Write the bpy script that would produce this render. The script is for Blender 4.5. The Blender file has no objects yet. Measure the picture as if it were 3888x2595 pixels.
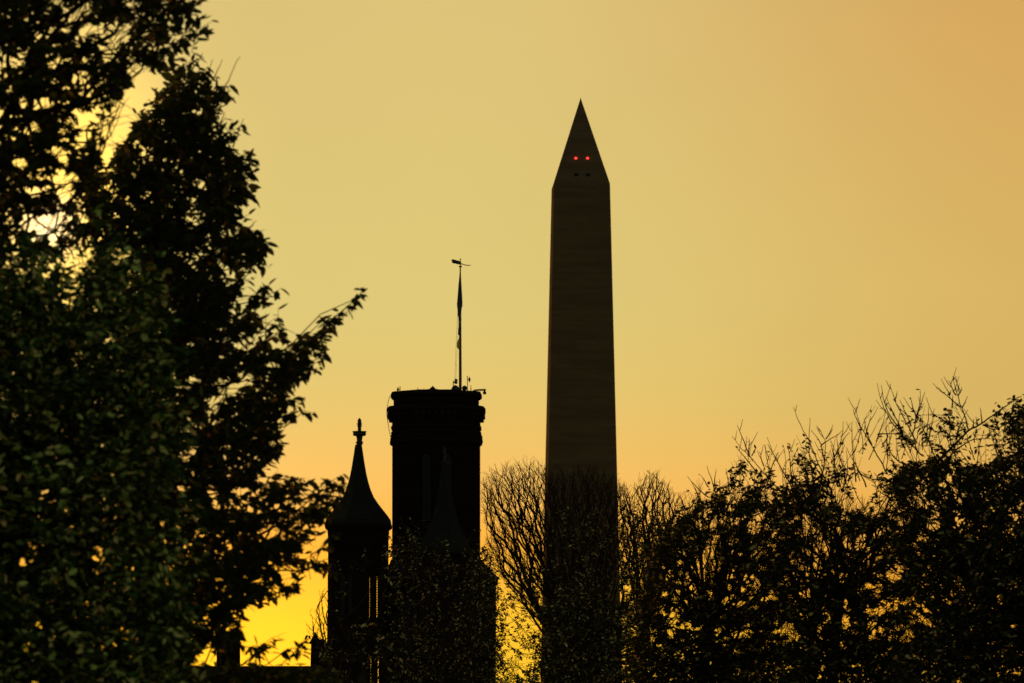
import bpy, math, random
import numpy as np
from mathutils import Vector

scene = bpy.context.scene
COL = scene.collection
rng = np.random.default_rng(7)
random.seed(7)

# ------------------------------------------------------------------ camera
FPX, CX, CY, HOR = 28000.0, 1944.0, 1297.5, 3780.0      # focal length in photo pixels, photo centre, horizon row
PITCH = math.atan((HOR - CY) / FPX)
CAM = np.array([0.0, 0.0, 1.7])
cam_data = bpy.data.cameras.new('camera')
cam = bpy.data.objects.new('camera', cam_data)
COL.objects.link(cam)
cam.location = CAM
cam.rotation_euler = (math.pi / 2 + PITCH, 0, 0)
cam_data.lens = 160.0
cam_data.sensor_width = 3888 / FPX * 160.0
cam_data.clip_start = 0.5
cam_data.clip_end = 20000
cam_data.dof.use_dof = True
cam_data.dof.focus_distance = 170
cam_data.dof.aperture_fstop = 7.1
scene.camera = cam
scene.view_settings.view_transform = 'Standard'
scene.view_settings.look = 'None'
scene.view_settings.gamma = 1.0
scene.view_settings.exposure = 0.0
scene.cycles.max_bounces = 5
scene.cycles.diffuse_bounces = 2
scene.cycles.glossy_bounces = 1
scene.cycles.transmission_bounces = 2

SUN_AZ, SUN_EL = math.radians(-9.0), math.radians(5.9)   # left of the view, low in the sky


def at(px, py, Y):
    """World point seen at photo pixel (px, py) at distance Y ahead."""
    px = np.asarray(px, float); py = np.asarray(py, float); Y = np.asarray(Y, float)
    dx = (px - CX) / FPX; dy = (CY - py) / FPX
    fy, fz = math.cos(PITCH), math.sin(PITCH)
    d = np.stack(np.broadcast_arrays(dx, fy - dy * fz, fz + dy * fy), -1)
    t = (Y / d[..., 1])[..., None]
    return CAM + d * t


def lin(c):
    return tuple(((v / 255) / 12.92 if v / 255 < 0.04045 else ((v / 255 + 0.055) / 1.055) ** 2.4) for v in c) + (1.0,)


# ------------------------------------------------------------------ sky
def build_world():
    w = bpy.data.worlds.new('World'); scene.world = w; w.use_nodes = True
    nt = w.node_tree; N = nt.nodes; L = nt.links; N.clear()

    def sock(n, v):
        if isinstance(v, (int, float)): n.default_value = v
        else: L.new(v, n)

    def m(op, a, b=0.0, c=0.0, clamp=False):
        n = N.new('ShaderNodeMath'); n.operation = op; n.use_clamp = clamp
        sock(n.inputs[0], a); sock(n.inputs[1], b); sock(n.inputs[2], c)
        return n.outputs[0]

    def gauss(x, c, s):
        d = m('DIVIDE', m('SUBTRACT', x, c), s)
        return m('MULTIPLY', m('MULTIPLY', d, d), -0.5)

    def mix(f, a, b, mode='MIX'):
        n = N.new('ShaderNodeMix'); n.data_type = 'RGBA'; n.blend_type = mode
        sock(n.inputs[0], f)
        for i, v in ((6, a), (7, b)):
            if isinstance(v, tuple): n.inputs[i].default_value = v
            else: L.new(v, n.inputs[i])
        return n.outputs[2]

    def ramp(x, stops, lo=2.0, hi=9.0):
        f = m('DIVIDE', m('SUBTRACT', x, lo), hi - lo, clamp=True)
        n = N.new('ShaderNodeValToRGB'); L.new(f, n.inputs[0])
        e = n.color_ramp.elements
        for i, (p, c) in enumerate(stops):
            q = (p - lo) / (hi - lo)
            el = e[i] if i < 2 else e.new(q)
            el.position = q; el.color = lin(c)
        return n.outputs[0]

    tc = N.new('ShaderNodeTexCoord')
    sep = N.new('ShaderNodeSeparateXYZ'); L.new(tc.outputs['Generated'], sep.inputs[0])
    x, y, z = sep.outputs
    az = m('MULTIPLY', m('ARCTAN2', x, y), 57.29578)
    el = m('MULTIPLY', m('ARCSINE', z), 57.29578)
    left = ramp(el, [(2.0, (255, 205, 48)), (9.0, (220, 194, 120)), (2.9, (255, 194, 48)), (3.5, (255, 180, 64)),
                     (4.0, (250, 194, 100)), (4.6, (234, 200, 112)), (5.3, (225, 202, 121)), (7.5, (224, 198, 123))])
    right = ramp(el, [(2.0, (255, 186, 50)), (9.0, (204, 158, 90)), (3.1, (255, 168, 46)), (3.8, (241, 177, 80)),
                      (4.5, (219, 182, 99)), (5.5, (222, 184, 103)), (7.5, (221, 173, 97))])
    fr = m('DIVIDE', m('SUBTRACT', az, -0.3), 4.6, clamp=True)
    fr = m('MULTIPLY', m('MULTIPLY', fr, fr), m('SUBTRACT', 3.0, m('MULTIPLY', fr, 2.0)))
    base = mix(fr, left, right)
    # faint uneven haze in the evening air
    nz = N.new('ShaderNodeTexNoise'); nz.inputs['Scale'].default_value = 26; nz.inputs['Detail'].default_value = 3
    L.new(tc.outputs['Generated'], nz.inputs['Vector'])
    var = m('MULTIPLY_ADD', nz.outputs['Fac'], 0.06, 0.97)
    cmb = N.new('ShaderNodeCombineXYZ')
    for i in range(3): L.new(var, cmb.inputs[i])
    base = mix(1.0, base, cmb.outputs[0], 'MULTIPLY')
    # glow round the low sun and along the horizon under it
    g1 = m('EXPONENT', m('ADD', gauss(az, -3.5, 0.5), gauss(el, 6.2, 0.8)))
    g2 = m('EXPONENT', m('ADD', gauss(az, -2.2, 1.0), gauss(el, 2.5, 0.75)))
    base = mix(m('MULTIPLY', g1, 1.0), base, (1.2, 0.62, -0.16, 1), 'ADD')
    g3 = m('EXPONENT', m('ADD', gauss(az, -3.62, 0.16), gauss(el, 5.95, 0.16)))
    base = mix(g3, base, (0.5, 0.5, 0.55, 1), 'ADD')
    base = mix(m('MULTIPLY', g2, 1.0), base, (0.7, 0.25, -0.07, 1), 'ADD')
    # the western glow dies away from the sun
    fall = m('EXPONENT', m('ADD', gauss(az, -2.0, 20.0), gauss(el, 3.0, 15.0)))
    bg1 = N.new('ShaderNodeBackground'); L.new(base, bg1.inputs[0]); L.new(fall, bg1.inputs[1])
    sky = N.new('ShaderNodeTexSky'); sky.sky_type = 'NISHITA'; sky.sun_disc = False
    sky.sun_elevation = SUN_EL; sky.sun_rotation = SUN_AZ
    sky.dust_density = 3.0
    tint = mix(1.0, sky.outputs[0], (1.0, 0.86, 0.6, 1), 'MULTIPLY')
    inv = m('SUBTRACT', 1.0, fall)
    bg2 = N.new('ShaderNodeBackground'); L.new(tint, bg2.inputs[0]); L.new(m('MULTIPLY', m('MULTIPLY', inv, inv), SKY_STRENGTH), bg2.inputs[1])
    add = N.new('ShaderNodeAddShader'); L.new(bg1.outputs[0], add.inputs[0]); L.new(bg2.outputs[0], add.inputs[1])
    out = N.new('ShaderNodeOutputWorld'); L.new(add.outputs[0], out.inputs[0])


SKY_STRENGTH = 0.12
build_world()

sun_data = bpy.data.lights.new('sun', 'SUN')
sun_data.energy = 4.5; sun_data.angle = math.radians(0.5); sun_data.color = (1.0, 0.52, 0.18)
sun = bpy.data.objects.new('sun', sun_data); COL.objects.link(sun)
sd = Vector((math.sin(SUN_AZ) * math.cos(SUN_EL), math.cos(SUN_AZ) * math.cos(SUN_EL), math.sin(SUN_EL)))
sun.rotation_euler = sd.to_track_quat('Z', 'Y').to_euler()
sun.location = (0, 0, 60)


# ------------------------------------------------------------------ materials
def mat(name, col, rough=0.8, noise=None, scale=4.0, spec=0.2, metal=0.0, bump=0.0):
    M = bpy.data.materials.new(name); M.use_nodes = True
    nt = M.node_tree; b = nt.nodes['Principled BSDF']
    b.inputs['Roughness'].default_value = rough
    b.inputs['Specular IOR Level'].default_value = spec
    b.inputs['Metallic'].default_value = metal
    if noise is None:
        noise = tuple(v * 0.65 for v in col)
    t = nt.nodes.new('ShaderNodeTexNoise'); t.inputs['Scale'].default_value = scale; t.inputs['Detail'].default_value = 6
    tc = nt.nodes.new('ShaderNodeTexCoord'); nt.links.new(tc.outputs['Object'], t.inputs['Vector'])
    r = nt.nodes.new('ShaderNodeValToRGB'); nt.links.new(t.outputs['Fac'], r.inputs[0])
    r.color_ramp.elements[0].position = 0.35; r.color_ramp.elements[1].position = 0.65
    r.color_ramp.elements[0].color = (*noise, 1); r.color_ramp.elements[1].color = (*col, 1)
    nt.links.new(r.outputs[0], b.inputs['Base Color'])
    if bump:
        bp = nt.nodes.new('ShaderNodeBump'); bp.inputs['Strength'].default_value = bump
        nt.links.new(t.outputs['Fac'], bp.inputs['Height']); nt.links.new(bp.outputs[0], b.inputs['Normal'])
    return M


def block_mat(name, c1, c2, mortar, course, length, mortar_size=0.012):
    """Coursed stone blocks; courses run along local Z."""
    M = bpy.data.materials.new(name); M.use_nodes = True
    nt = M.node_tree; b = nt.nodes['Principled BSDF']; L = nt.links
    b.inputs['Roughness'].default_value = 0.9; b.inputs['Specular IOR Level'].default_value = 0.0
    tc = nt.nodes.new('ShaderNodeTexCoord'); sp = nt.nodes.new('ShaderNodeSeparateXYZ'); L.new(tc.outputs['Object'], sp.inputs[0])
    ad = nt.nodes.new('ShaderNodeMath'); ad.operation = 'ADD'; L.new(sp.outputs[0], ad.inputs[0]); L.new(sp.outputs[1], ad.inputs[1])
    cb = nt.nodes.new('ShaderNodeCombineXYZ'); L.new(ad.outputs[0], cb.inputs[0]); L.new(sp.outputs[2], cb.inputs[1])
    br = nt.nodes.new('ShaderNodeTexBrick'); L.new(cb.outputs[0], br.inputs['Vector'])
    br.inputs['Scale'].default_value = 1.0; br.inputs['Brick Width'].default_value = length; br.inputs['Row Height'].default_value = course
    br.inputs['Mortar Size'].default_value = mortar_size; br.inputs['Color1'].default_value = (*c1, 1); br.inputs['Color2'].default_value = (*c2, 1)
    br.inputs['Mortar'].default_value = (*mortar, 1)
    # weather stains stretched along the courses
    mp = nt.nodes.new('ShaderNodeMapping'); mp.inputs['Scale'].default_value = (0.12, 0.12, 1.1); L.new(tc.outputs['Object'], mp.inputs[0])
    nz = nt.nodes.new('ShaderNodeTexNoise'); nz.inputs['Scale'].default_value = 0.8; nz.inputs['Detail'].default_value = 5; L.new(mp.outputs[0], nz.inputs['Vector'])
    r = nt.nodes.new('ShaderNodeValToRGB'); L.new(nz.outputs['Fac'], r.inputs[0])
    r.color_ramp.elements[0].position = 0.36; r.color_ramp.elements[1].position = 0.6
    r.color_ramp.elements[0].color = (0.80, 0.79, 0.77, 1); r.color_ramp.elements[1].color = (1, 1, 1, 1)
    mx = nt.nodes.new('ShaderNodeMix'); mx.data_type = 'RGBA'; mx.blend_type = 'MULTIPLY'; mx.inputs[0].default_value = 1
    L.new(br.outputs['Color'], mx.inputs[6]); L.new(r.outputs[0], mx.inputs[7]); L.new(mx.outputs[2], b.inputs['Base Color'])
    return M


def leaf_mat(name, stops, transl=0.12, gloss=0.35):
    M = bpy.data.materials.new(name); M.use_nodes = True
    nt = M.node_tree; N = nt.nodes; L = nt.links
    b = N['Principled BSDF']; out = N['Material Output']
    g = N.new('ShaderNodeNewGeometry')
    r = N.new('ShaderNodeValToRGB'); L.new(g.outputs['Random Per Island'], r.inputs[0])
    e = r.color_ramp.elements
    for i, (p, c) in enumerate(stops):
        el = e[i] if i < 2 else e.new(p)
        el.position = p; el.color = (*c, 1)
    L.new(r.outputs[0], b.inputs['Base Color'])
    b.inputs['Roughness'].default_value = 0.5; b.inputs['Specular IOR Level'].default_value = gloss
    t = N.new('ShaderNodeBsdfTranslucent'); L.new(r.outputs[0], t.inputs[0])
    mx = N.new('ShaderNodeMixShader'); mx.inputs[0].default_value = transl
    L.new(b.outputs[0], mx.inputs[1]); L.new(t.outputs[0], mx.inputs[2]); L.new(mx.outputs[0], out.inputs[0])
    return M


def lamp_mat(name, col, strength):
    M = bpy.data.materials.new(name); M.use_nodes = True
    b = M.node_tree.nodes['Principled BSDF']
    b.inputs['Base Color'].default_value = (*col, 1)
    b.inputs['Emission Color'].default_value = (*col, 1); b.inputs['Emission Strength'].default_value = strength
    return M


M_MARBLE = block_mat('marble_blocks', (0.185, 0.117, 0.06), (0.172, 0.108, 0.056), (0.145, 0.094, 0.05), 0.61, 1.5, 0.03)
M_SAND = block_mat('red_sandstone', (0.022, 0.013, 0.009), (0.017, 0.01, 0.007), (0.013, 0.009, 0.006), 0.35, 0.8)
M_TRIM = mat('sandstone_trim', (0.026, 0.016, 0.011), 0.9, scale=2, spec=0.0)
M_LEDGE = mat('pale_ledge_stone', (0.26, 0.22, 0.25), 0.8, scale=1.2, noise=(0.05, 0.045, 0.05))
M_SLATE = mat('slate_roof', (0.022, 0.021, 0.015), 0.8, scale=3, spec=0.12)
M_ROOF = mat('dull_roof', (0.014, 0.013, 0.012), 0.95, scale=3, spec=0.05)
M_LEAD = mat('weathered_lead', (0.035, 0.034, 0.03), 0.6, scale=5)
M_DARK = mat('black_opening', (0.008, 0.008, 0.009), 0.5, scale=3)
M_IRON = mat('dark_iron', (0.035, 0.033, 0.03), 0.5, scale=8, metal=0.2)
M_POLE = mat('bronze_pole', (0.14, 0.075, 0.035), 0.45, scale=3)
M_GREYP = mat('grey_metal', (0.16, 0.155, 0.15), 0.5, scale=6)
M_WIRE = mat('pale_wire', (0.6, 0.6, 0.58), 0.5, scale=4, noise=(0.5, 0.5, 0.48))
M_BARK = mat('bark', (0.05, 0.036, 0.025), 0.9, scale=9, spec=0.0)
M_BARK2 = mat('twig_bark', (0.05, 0.03, 0.019), 0.9, scale=9, spec=0.0)
M_GROUND = mat('grass_ground', (0.06, 0.07, 0.025), 0.95, scale=0.4, noise=(0.05, 0.05, 0.02))
M_RED = lamp_mat('red_lamp', (1.0, 0.04, 0.035), 3.0)
M_FLAG = mat('flag_cloth', (0.16, 0.15, 0.17), 0.9, scale=1.1, noise=(0.02, 0.02, 0.035))
M_PEN = mat('yellow_cloth', (0.75, 0.5, 0.14), 0.9, scale=2, noise=(0.65, 0.42, 0.1))
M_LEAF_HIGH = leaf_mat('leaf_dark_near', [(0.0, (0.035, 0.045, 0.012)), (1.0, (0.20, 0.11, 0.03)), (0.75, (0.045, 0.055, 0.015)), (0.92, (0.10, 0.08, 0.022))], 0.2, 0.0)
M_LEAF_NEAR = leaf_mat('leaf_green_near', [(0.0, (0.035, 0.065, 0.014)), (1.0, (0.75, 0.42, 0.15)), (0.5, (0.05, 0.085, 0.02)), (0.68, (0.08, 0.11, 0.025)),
                                           (0.74, (0.36, 0.50, 0.11)), (0.86, (0.55, 0.62, 0.16)), (0.95, (0.85, 0.72, 0.25))], 0.0, 0.0)  # brightest leaves stand in for front-lit specks; light put into the colour
M_LEAF_RIGHT = leaf_mat('leaf_green_right', [(0.0, (0.035, 0.036, 0.012)), (1.0, (0.55, 0.26, 0.08)), (0.76, (0.045, 0.04, 0.014)), (0.85, (0.20, 0.15, 0.05)), (0.95, (0.6, 0.5, 0.18))], 0.06, 0.0)  # pale upper stops paint lit sparkle into the foliage, besides some turning leaves
M_LEAF_MID = leaf_mat('leaf_olive_mid', [(0.0, (0.035, 0.035, 0.013)), (1.0, (0.75, 0.42, 0.12)), (0.72, (0.045, 0.042, 0.018)), (0.82, (0.25, 0.21, 0.09)), (0.94, (0.65, 0.52, 0.24))], 0.0, 0.0)  # bright minority imitates light catching single leaves, painted in the leaf colour


# ------------------------------------------------------------------ object helpers
def new_obj(name, verts, faces, material, parent=None, smooth=False):
    me = bpy.data.meshes.new(name)
    me.from_pydata([tuple(map(float, v)) for v in verts], [], faces)
    if material: me.materials.append(material)
    if smooth:
        for p in me.polygons: p.use_smooth = True
    o = bpy.data.objects.new(name, me); COL.objects.link(o)
    if parent is not None: o.parent = parent
    return o


def np_obj(name, verts, quads, tris, material, parent=None):
    """Large mesh from numpy arrays of verts, quads (n,4) and tris (n,3)."""
    me = bpy.data.meshes.new(name)
    nq, ntr = len(quads), len(tris)
    me.vertices.add(len(verts)); me.vertices.foreach_set('co', np.asarray(verts, np.float32).ravel())
    idx = np.concatenate([np.asarray(quads, np.int32).ravel(), np.asarray(tris, np.int32).ravel()])
    me.loops.add(len(idx)); me.loops.foreach_set('vertex_index', idx)
    start = np.concatenate([np.arange(nq) * 4, nq * 4 + np.arange(ntr) * 3]).astype(np.int32)
    me.polygons.add(nq + ntr); me.polygons.foreach_set('loop_start', start)
    me.update(calc_edges=True); me.validate()
    me.materials.append(material)
    o = bpy.data.objects.new(name, me); COL.objects.link(o)
    if parent is not None: o.parent = parent
    return o


def tag(o, label, cat, group=None, kind=None):
    o['label'] = label; o['category'] = cat
    if group: o['group'] = group
    if kind: o['kind'] = kind
    return o


def thing(name, loc, label, cat, group=None):
    o = bpy.data.objects.new(name, None); COL.objects.link(o)
    o.location = tuple(map(float, loc)); o.empty_display_size = 0.5
    return tag(o, label, cat, group)


class MB:
    """Collects simple solids into one mesh."""
    def __init__(s): s.v = []; s.f = []

    def add(s, v, f):
        n = len(s.v); s.v += [tuple(map(float, p)) for p in v]; s.f += [tuple(i + n for i in q) for q in f]; return s

    def box(s, x0, x1, y0, y1, z0, z1):
        v = [(x0, y0, z0), (x1, y0, z0), (x1, y1, z0), (x0, y1, z0), (x0, y0, z1), (x1, y0, z1), (x1, y1, z1), (x0, y1, z1)]
        return s.add(v, [(0, 3, 2, 1), (4, 5, 6, 7), (0, 1, 5, 4), (1, 2, 6, 5), (2, 3, 7, 6), (3, 0, 4, 7)])

    def prism(s, poly, y0, y1):
        """poly: (x, z) outline, extruded along y."""
        n = len(poly)
        v = [(x, y0, z) for x, z in poly] + [(x, y1, z) for x, z in poly]
        f = [tuple(range(n)), tuple(range(2 * n - 1, n - 1, -1))] + [(i, i + n, (i + 1) % n + n, (i + 1) % n) for i in range(n)]
        return s.add(v, f)

    def loft(s, prof, cx=0, cy=0, n=8, rot=0.0, sx=1.0, sy=1.0):
        """prof: (z, r) rings from bottom to top."""
        v = []; f = []
        for z, r in prof:
            for k in range(n):
                a = rot + 2 * math.pi * k / n
                v.append((cx + r * math.cos(a) * sx, cy + r * math.sin(a) * sy, z))
        for i in range(len(prof) - 1):
            for k in range(n):
                f.append((i * n + k, i * n + (k + 1) % n, (i + 1) * n + (k + 1) % n, (i + 1) * n + k))
        f.append(tuple(range(n - 1, -1, -1))); t = (len(prof) - 1) * n
        f.append(tuple(range(t, t + n)))
        return s.add(v, f)

    def tube(s, pts, rad, k=6):
        pts = [Vector(tuple(map(float, p))) for p in pts]
        if isinstance(rad, (int, float)): rad = [rad] * len(pts)
        v = []; f = []
        for i, p in enumerate(pts):
            d = (pts[min(i + 1, len(pts) - 1)] - pts[max(i - 1, 0)]).normalized()
            a = d.cross(Vector((0, 1, 0)) if abs(d.y) < 0.9 else Vector((1, 0, 0))).normalized(); b = d.cross(a)
            for j in range(k):
                t = 2 * math.pi * j / k
                v.append(p + (a * math.cos(t) + b * math.sin(t)) * rad[i])
        for i in range(len(pts) - 1):
            for j in range(k):
                f.append((i * k + j, i * k + (j + 1) % k, (i + 1) * k + (j + 1) % k, (i + 1) * k + j))
        f.append(tuple(range(k - 1, -1, -1))); t = (len(pts) - 1) * k; f.append(tuple(range(t, t + k)))
        return s.add(v, f)

    def ball(s, c, r, nu=10, nv=6, sz=1.0):
        prof = [(c[2] - r * sz * math.cos(math.pi * i / nv), max(r * math.sin(math.pi * i / nv), r * 0.02)) for i in range(nv + 1)]
        return s.loft(prof, c[0], c[1], nu)

    def build(s, name, material, parent=None, smooth=False):
        return new_obj(name, s.v, s.f, material, parent, smooth)


# ------------------------------------------------------------------ ground
gm = MB(); n = 24
gv = [(-9000 + 18000 * i / n, -3000 + 18000 * j / n, 0) for j in range(n + 1) for i in range(n + 1)]
gf = [(j * (n + 1) + i, j * (n + 1) + i + 1, (j + 1) * (n + 1) + i + 1, (j + 1) * (n + 1) + i) for j in range(n) for i in range(n)]
g = new_obj('ground', gv, gf, M_GROUND); g['kind'] = 'structure'

# ------------------------------------------------------------------ obelisk
MY = 1400.0
mon = thing('obelisk', (at(2205, 1000, MY)[0], MY, 0), 'tall dark stone obelisk with pointed top and two red lights, rising alone above the trees', 'monument')
mon.rotation_euler = (0, 0, math.radians(2.3))
ms = MY / FPX * math.cos(PITCH)                                      # metres per photo pixel at this distance
z_base = float(at(2205, 708, MY)[2]); z_tip = float(at(2205, 372, MY)[2])
HB = 106 * 0.0502                                                      # half width where the point starts
taper = 0.0222
sh = MB(); lv = []
def sq(h, z): return [(-h, -h, z), (h, -h, z), (h, h, z), (-h, h, z)]
hb0 = HB + taper * z_base
rows = 12
vv = []; ff = []
for i in range(rows + 1):
    z = z_base * i / rows; vv += sq(hb0 - taper * z, z)
for i in range(rows):
    for k in range(4):
        ff.append((i * 4 + k, i * 4 + (k + 1) % 4, i * 4 + 4 + (k + 1) % 4, i * 4 + 4 + k))
ff.append((3, 2, 1, 0))
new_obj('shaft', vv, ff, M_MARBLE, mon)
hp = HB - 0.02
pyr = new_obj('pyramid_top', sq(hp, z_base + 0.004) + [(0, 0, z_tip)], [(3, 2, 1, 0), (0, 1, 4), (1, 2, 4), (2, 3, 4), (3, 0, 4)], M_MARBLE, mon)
ph = z_tip - z_base
def on_face(fx, py):                                                  # a spot on the sloping front face at a photo row
    f = (708 - py) / (708 - 372)
    f = (ph * f - .114 * hp) / (ph - .114 * hp)                       # the face leans away and is seen from below
    return fx, -hp * (1 - f), z_base + ph * f
for fx in (-1.08, 1.14):
    x, y, z = on_face(fx, 664)
    k = hp / ph
    MB().add([(x - .42, y - .03 - .3 * k, z - .3), (x + .42, y - .03 - .3 * k, z - .3), (x + .42, y - .03 + .3 * k, z + .3), (x - .42, y - .03 + .3 * k, z + .3),
              (x - .42, y + .2 - .3 * k, z - .3), (x + .42, y + .2 - .3 * k, z - .3), (x + .42, y + .2 + .3 * k, z + .3), (x - .42, y + .2 + .3 * k, z + .3)],
             [(0, 1, 2, 3), (4, 7, 6, 5), (0, 4, 5, 1), (1, 5, 6, 2), (2, 6, 7, 3), (3, 7, 4, 0)]).build('window', M_DARK, mon)
    x, y, z = on_face(fx - .02, 602)
    lamp = MB().ball((x, y - .12, z), .24, 10, 6).build('warning_light', M_RED, mon, True)
    MB().loft([(z - .34, .2), (z - .2, .16)], x, y - .1, 8).build('lamp_base', M_IRON, lamp)
MB().loft([(z_tip - .5, .13), (z_tip + .1, .02)], 0, 0, 6).build('cap', M_GREYP, mon)

# ------------------------------------------------------------------ castle
CYD = 510.0
CP = CYD / FPX                                                        # metres per photo pixel (nearly)
def cz(py): return float(at(0, py, CYD)[2])
def cx(px): return float(at(px, 1300, CYD)[0])
castle = thing('castle', (cx(1660), CYD, 0), 'black silhouette of a castle with a stout flag tower and a slim pointed turret', 'building')
ox = cx(1660)
c8 = math.cos(math.pi / 8)
def lx(px): return cx(px) - ox
tx, tyc = lx(1657), 0.0
def ring(prof): return [(cz(py), hw * CP / c8) for py, hw in prof]
R8 = math.pi / 8
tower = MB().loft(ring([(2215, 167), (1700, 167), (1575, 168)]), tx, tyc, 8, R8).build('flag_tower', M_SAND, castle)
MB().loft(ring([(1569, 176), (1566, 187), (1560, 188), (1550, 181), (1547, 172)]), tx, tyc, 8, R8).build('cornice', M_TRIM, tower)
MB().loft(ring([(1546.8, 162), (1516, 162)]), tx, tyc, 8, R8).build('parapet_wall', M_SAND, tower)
MB().loft(ring([(1515.8, 166), (1508, 174), (1494, 168), (1492, 160)]), tx, tyc, 8, R8).build('coping', M_TRIM, tower)
cb = MB()
for k in range(8):                                                    # stepped corbels under the cornice
    a0, a1 = R8 + 2 * math.pi * k / 8, R8 + 2 * math.pi * (k + 1) / 8
    for j in range(6):
        t = (j + 0.0) / 6
        for py0, py1, hw in ((1570, 1588, 177), (1588, 1600, 172)):
            r = hw * CP / c8
            p = Vector((math.cos(a0) * r * (1 - t) + math.cos(a1) * r * t, math.sin(a0) * r * (1 - t) + math.sin(a1) * r * t))
            cb.box(tx + p.x - .16, tx + p.x + .16, p.y - .16, p.y + .16, cz(py1), cz(py0))
cb.build('corbel_table', M_TRIM, tower)
for py in (1628, 1650, 1664):
    MB().loft(ring([(py + 6, 167.5), (py + 2, 172), (py - 3, 171), (py - 6, 167.5)]), tx, tyc, 8, R8).build('string_course', M_TRIM, tower)
rv = random.Random(3)
rg = MB(); nb = 56; bv = []; bf = []                              # crumbling carved ornament as one uneven band
for i, py in enumerate((1692, 1688, 1680, 1673, 1666, 1659, 1655)):
    for k in range(nb):
        a = 2 * math.pi * k / nb; d8 = ((a - R8 + math.pi / 8) % (math.pi / 4)) - math.pi / 8
        r = 167 * CP / math.cos(((a) % (math.pi / 4)) - math.pi / 8 if False else ((a + math.pi / 8) % (math.pi / 4)) - math.pi / 8)
        r += .01 if i in (0, 6) else rv.uniform(.03, .2)
        bv.append((tx + math.cos(a) * r, math.sin(a) * r, cz(py)))
for i in range(6):
    for k in range(nb): bf.append((i * nb + k, i * nb + (k + 1) % nb, (i + 1) * nb + (k + 1) % nb, (i + 1) * nb + k))
rg.add(bv, bf)
rg.build('carved_band', M_TRIM, tower)

def lancet(cxm, w, z0, z1, y, d=.12):
    n = 6
    poly = [(cxm - w, z0), (cxm + w, z0)]
    for i in range(n + 1):
        a = math.pi * i / n
        poly.append((cxm + w * math.cos(a), z1 - w + w * 1.3 * math.sin(a)))
    return MB().prism(poly, y - d, y + d)
fy = -167 * CP
for px in (1622, 1700):
    w = lancet(lx(px), .32, cz(1990), cz(1740), fy + .09).build('window', M_DARK, tower)
    lancet(lx(px), .40, cz(1994), cz(1733), fy + .12, .12).build('window_surround', M_TRIM, w)
cw = [(1480, 1507), (1474, 1533), (1469, 1561), (1469.5, 1580), (1474, 1610), (1480, 1645), (1486, 1668)]
MB().tube([(lx(a) , -.6, cz(b)) for a, b in cw], .022, 5).build('cable', M_IRON, tower)
# skirt roof and wide base of the tower
bx0, bx1 = lx(1470), lx(1888)
def zf(py): return float(at(0, py, CYD - 4.6)[2])
bxc, bh = (bx0 + bx1) / 2, (bx1 - bx0) / 2
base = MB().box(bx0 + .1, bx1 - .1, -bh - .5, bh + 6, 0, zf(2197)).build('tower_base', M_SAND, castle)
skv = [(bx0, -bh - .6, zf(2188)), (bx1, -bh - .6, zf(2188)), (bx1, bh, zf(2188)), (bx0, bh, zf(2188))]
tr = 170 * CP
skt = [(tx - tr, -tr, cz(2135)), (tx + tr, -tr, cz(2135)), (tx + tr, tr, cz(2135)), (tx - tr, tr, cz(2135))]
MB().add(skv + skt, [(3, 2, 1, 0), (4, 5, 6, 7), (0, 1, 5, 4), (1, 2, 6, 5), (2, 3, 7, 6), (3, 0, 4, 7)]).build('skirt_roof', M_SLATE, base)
MB().box(bx0 - .05, bx1 + .05, -bh - .75, bh + .1, zf(2196.5), zf(2189)).build('ledge', M_LEDGE, base)
for px in (1560, 1680, 1800):
    w = lancet(lx(px), .55, cz(2560), cz(2290), -bh - .5).build('window', M_DARK, base)
    lancet(lx(px), .68, cz(2566), cz(2278), -bh - .42).build('window_surround', M_TRIM, w)
# slim pointed turret
sy = -5.2
cz0, lx0 = cz, lx
def cz(py): return float(at(0, py, CYD + sy)[2])
def lx(px): return float(at(px, 1300, CYD + sy)[0]) - ox
sx = lx(1362)
tb = MB()
tb.loft([(cz(2185), 113 * CP / c8), (cz(2050), 113 * CP / c8), (cz(2012), 116 * CP / c8)], sx, sy, 8, R8)
tb.loft([(cz(2490), 116 * CP / c8), (cz(2352), 116 * CP / c8)], sx, sy, 8, R8)
tb.loft([(0, 122 * CP / c8), (cz(2640), 120 * CP / c8)], sx, sy, 8, R8)
def piers(zlo, zhi, slits, hw):
    """The storey with narrow openings right through it: solid piers between the slits."""
    edges = [1362 - hw]
    for a in slits: edges += [a - 2.6, a + 2.6]
    edges.append(1362 + hw)
    R = hw * CP
    for i in range(0, len(edges), 2):
        a, b = lx(edges[i]), lx(edges[i + 1])
        # plan outline of an octagon slice between x = a and b
        def yy(x):
            d = abs(x - sx); f = R * math.tan(R8)
            return R if d <= f else max(R - (d - f), f)
        xs = sorted({a, b} | {x for x in (sx - R * math.tan(R8), sx + R * math.tan(R8)) if a < x < b})
        pl = [(x, sy - yy(x)) for x in xs] + [(x, sy + yy(x)) for x in reversed(xs)]
        n = len(pl)
        v = [(x, y, zlo) for x, y in pl] + [(x, y, zhi) for x, y in pl]
        tb.add(v, [tuple(range(n - 1, -1, -1)), tuple(range(n, 2 * n))] + [(k, (k + 1) % n, (k + 1) % n + n, k + n) for k in range(n)])
piers(cz(2352), cz(2185), (1405, 1433), 115)
piers(cz(2640), cz(2490), (1410, 1438), 117)
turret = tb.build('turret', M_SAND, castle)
for lo, hi in ((2350, 2190), (2600, 2494)):
    p = lo
    while p > hi:
        MB().box(lx(1398), lx(1444), sy - 1.2, sy - 1.05, cz(p), cz(p - 2.6)).build('louvre', M_IRON, turret); p -= 9.5
for px in (1307, 1334):
    lancet(lx(px), .13, cz(2345), cz(2190), sy - 113 * CP * (1.0 if px > 1316 else .97) - .02, .1).build('window', M_DARK, turret)
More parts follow.
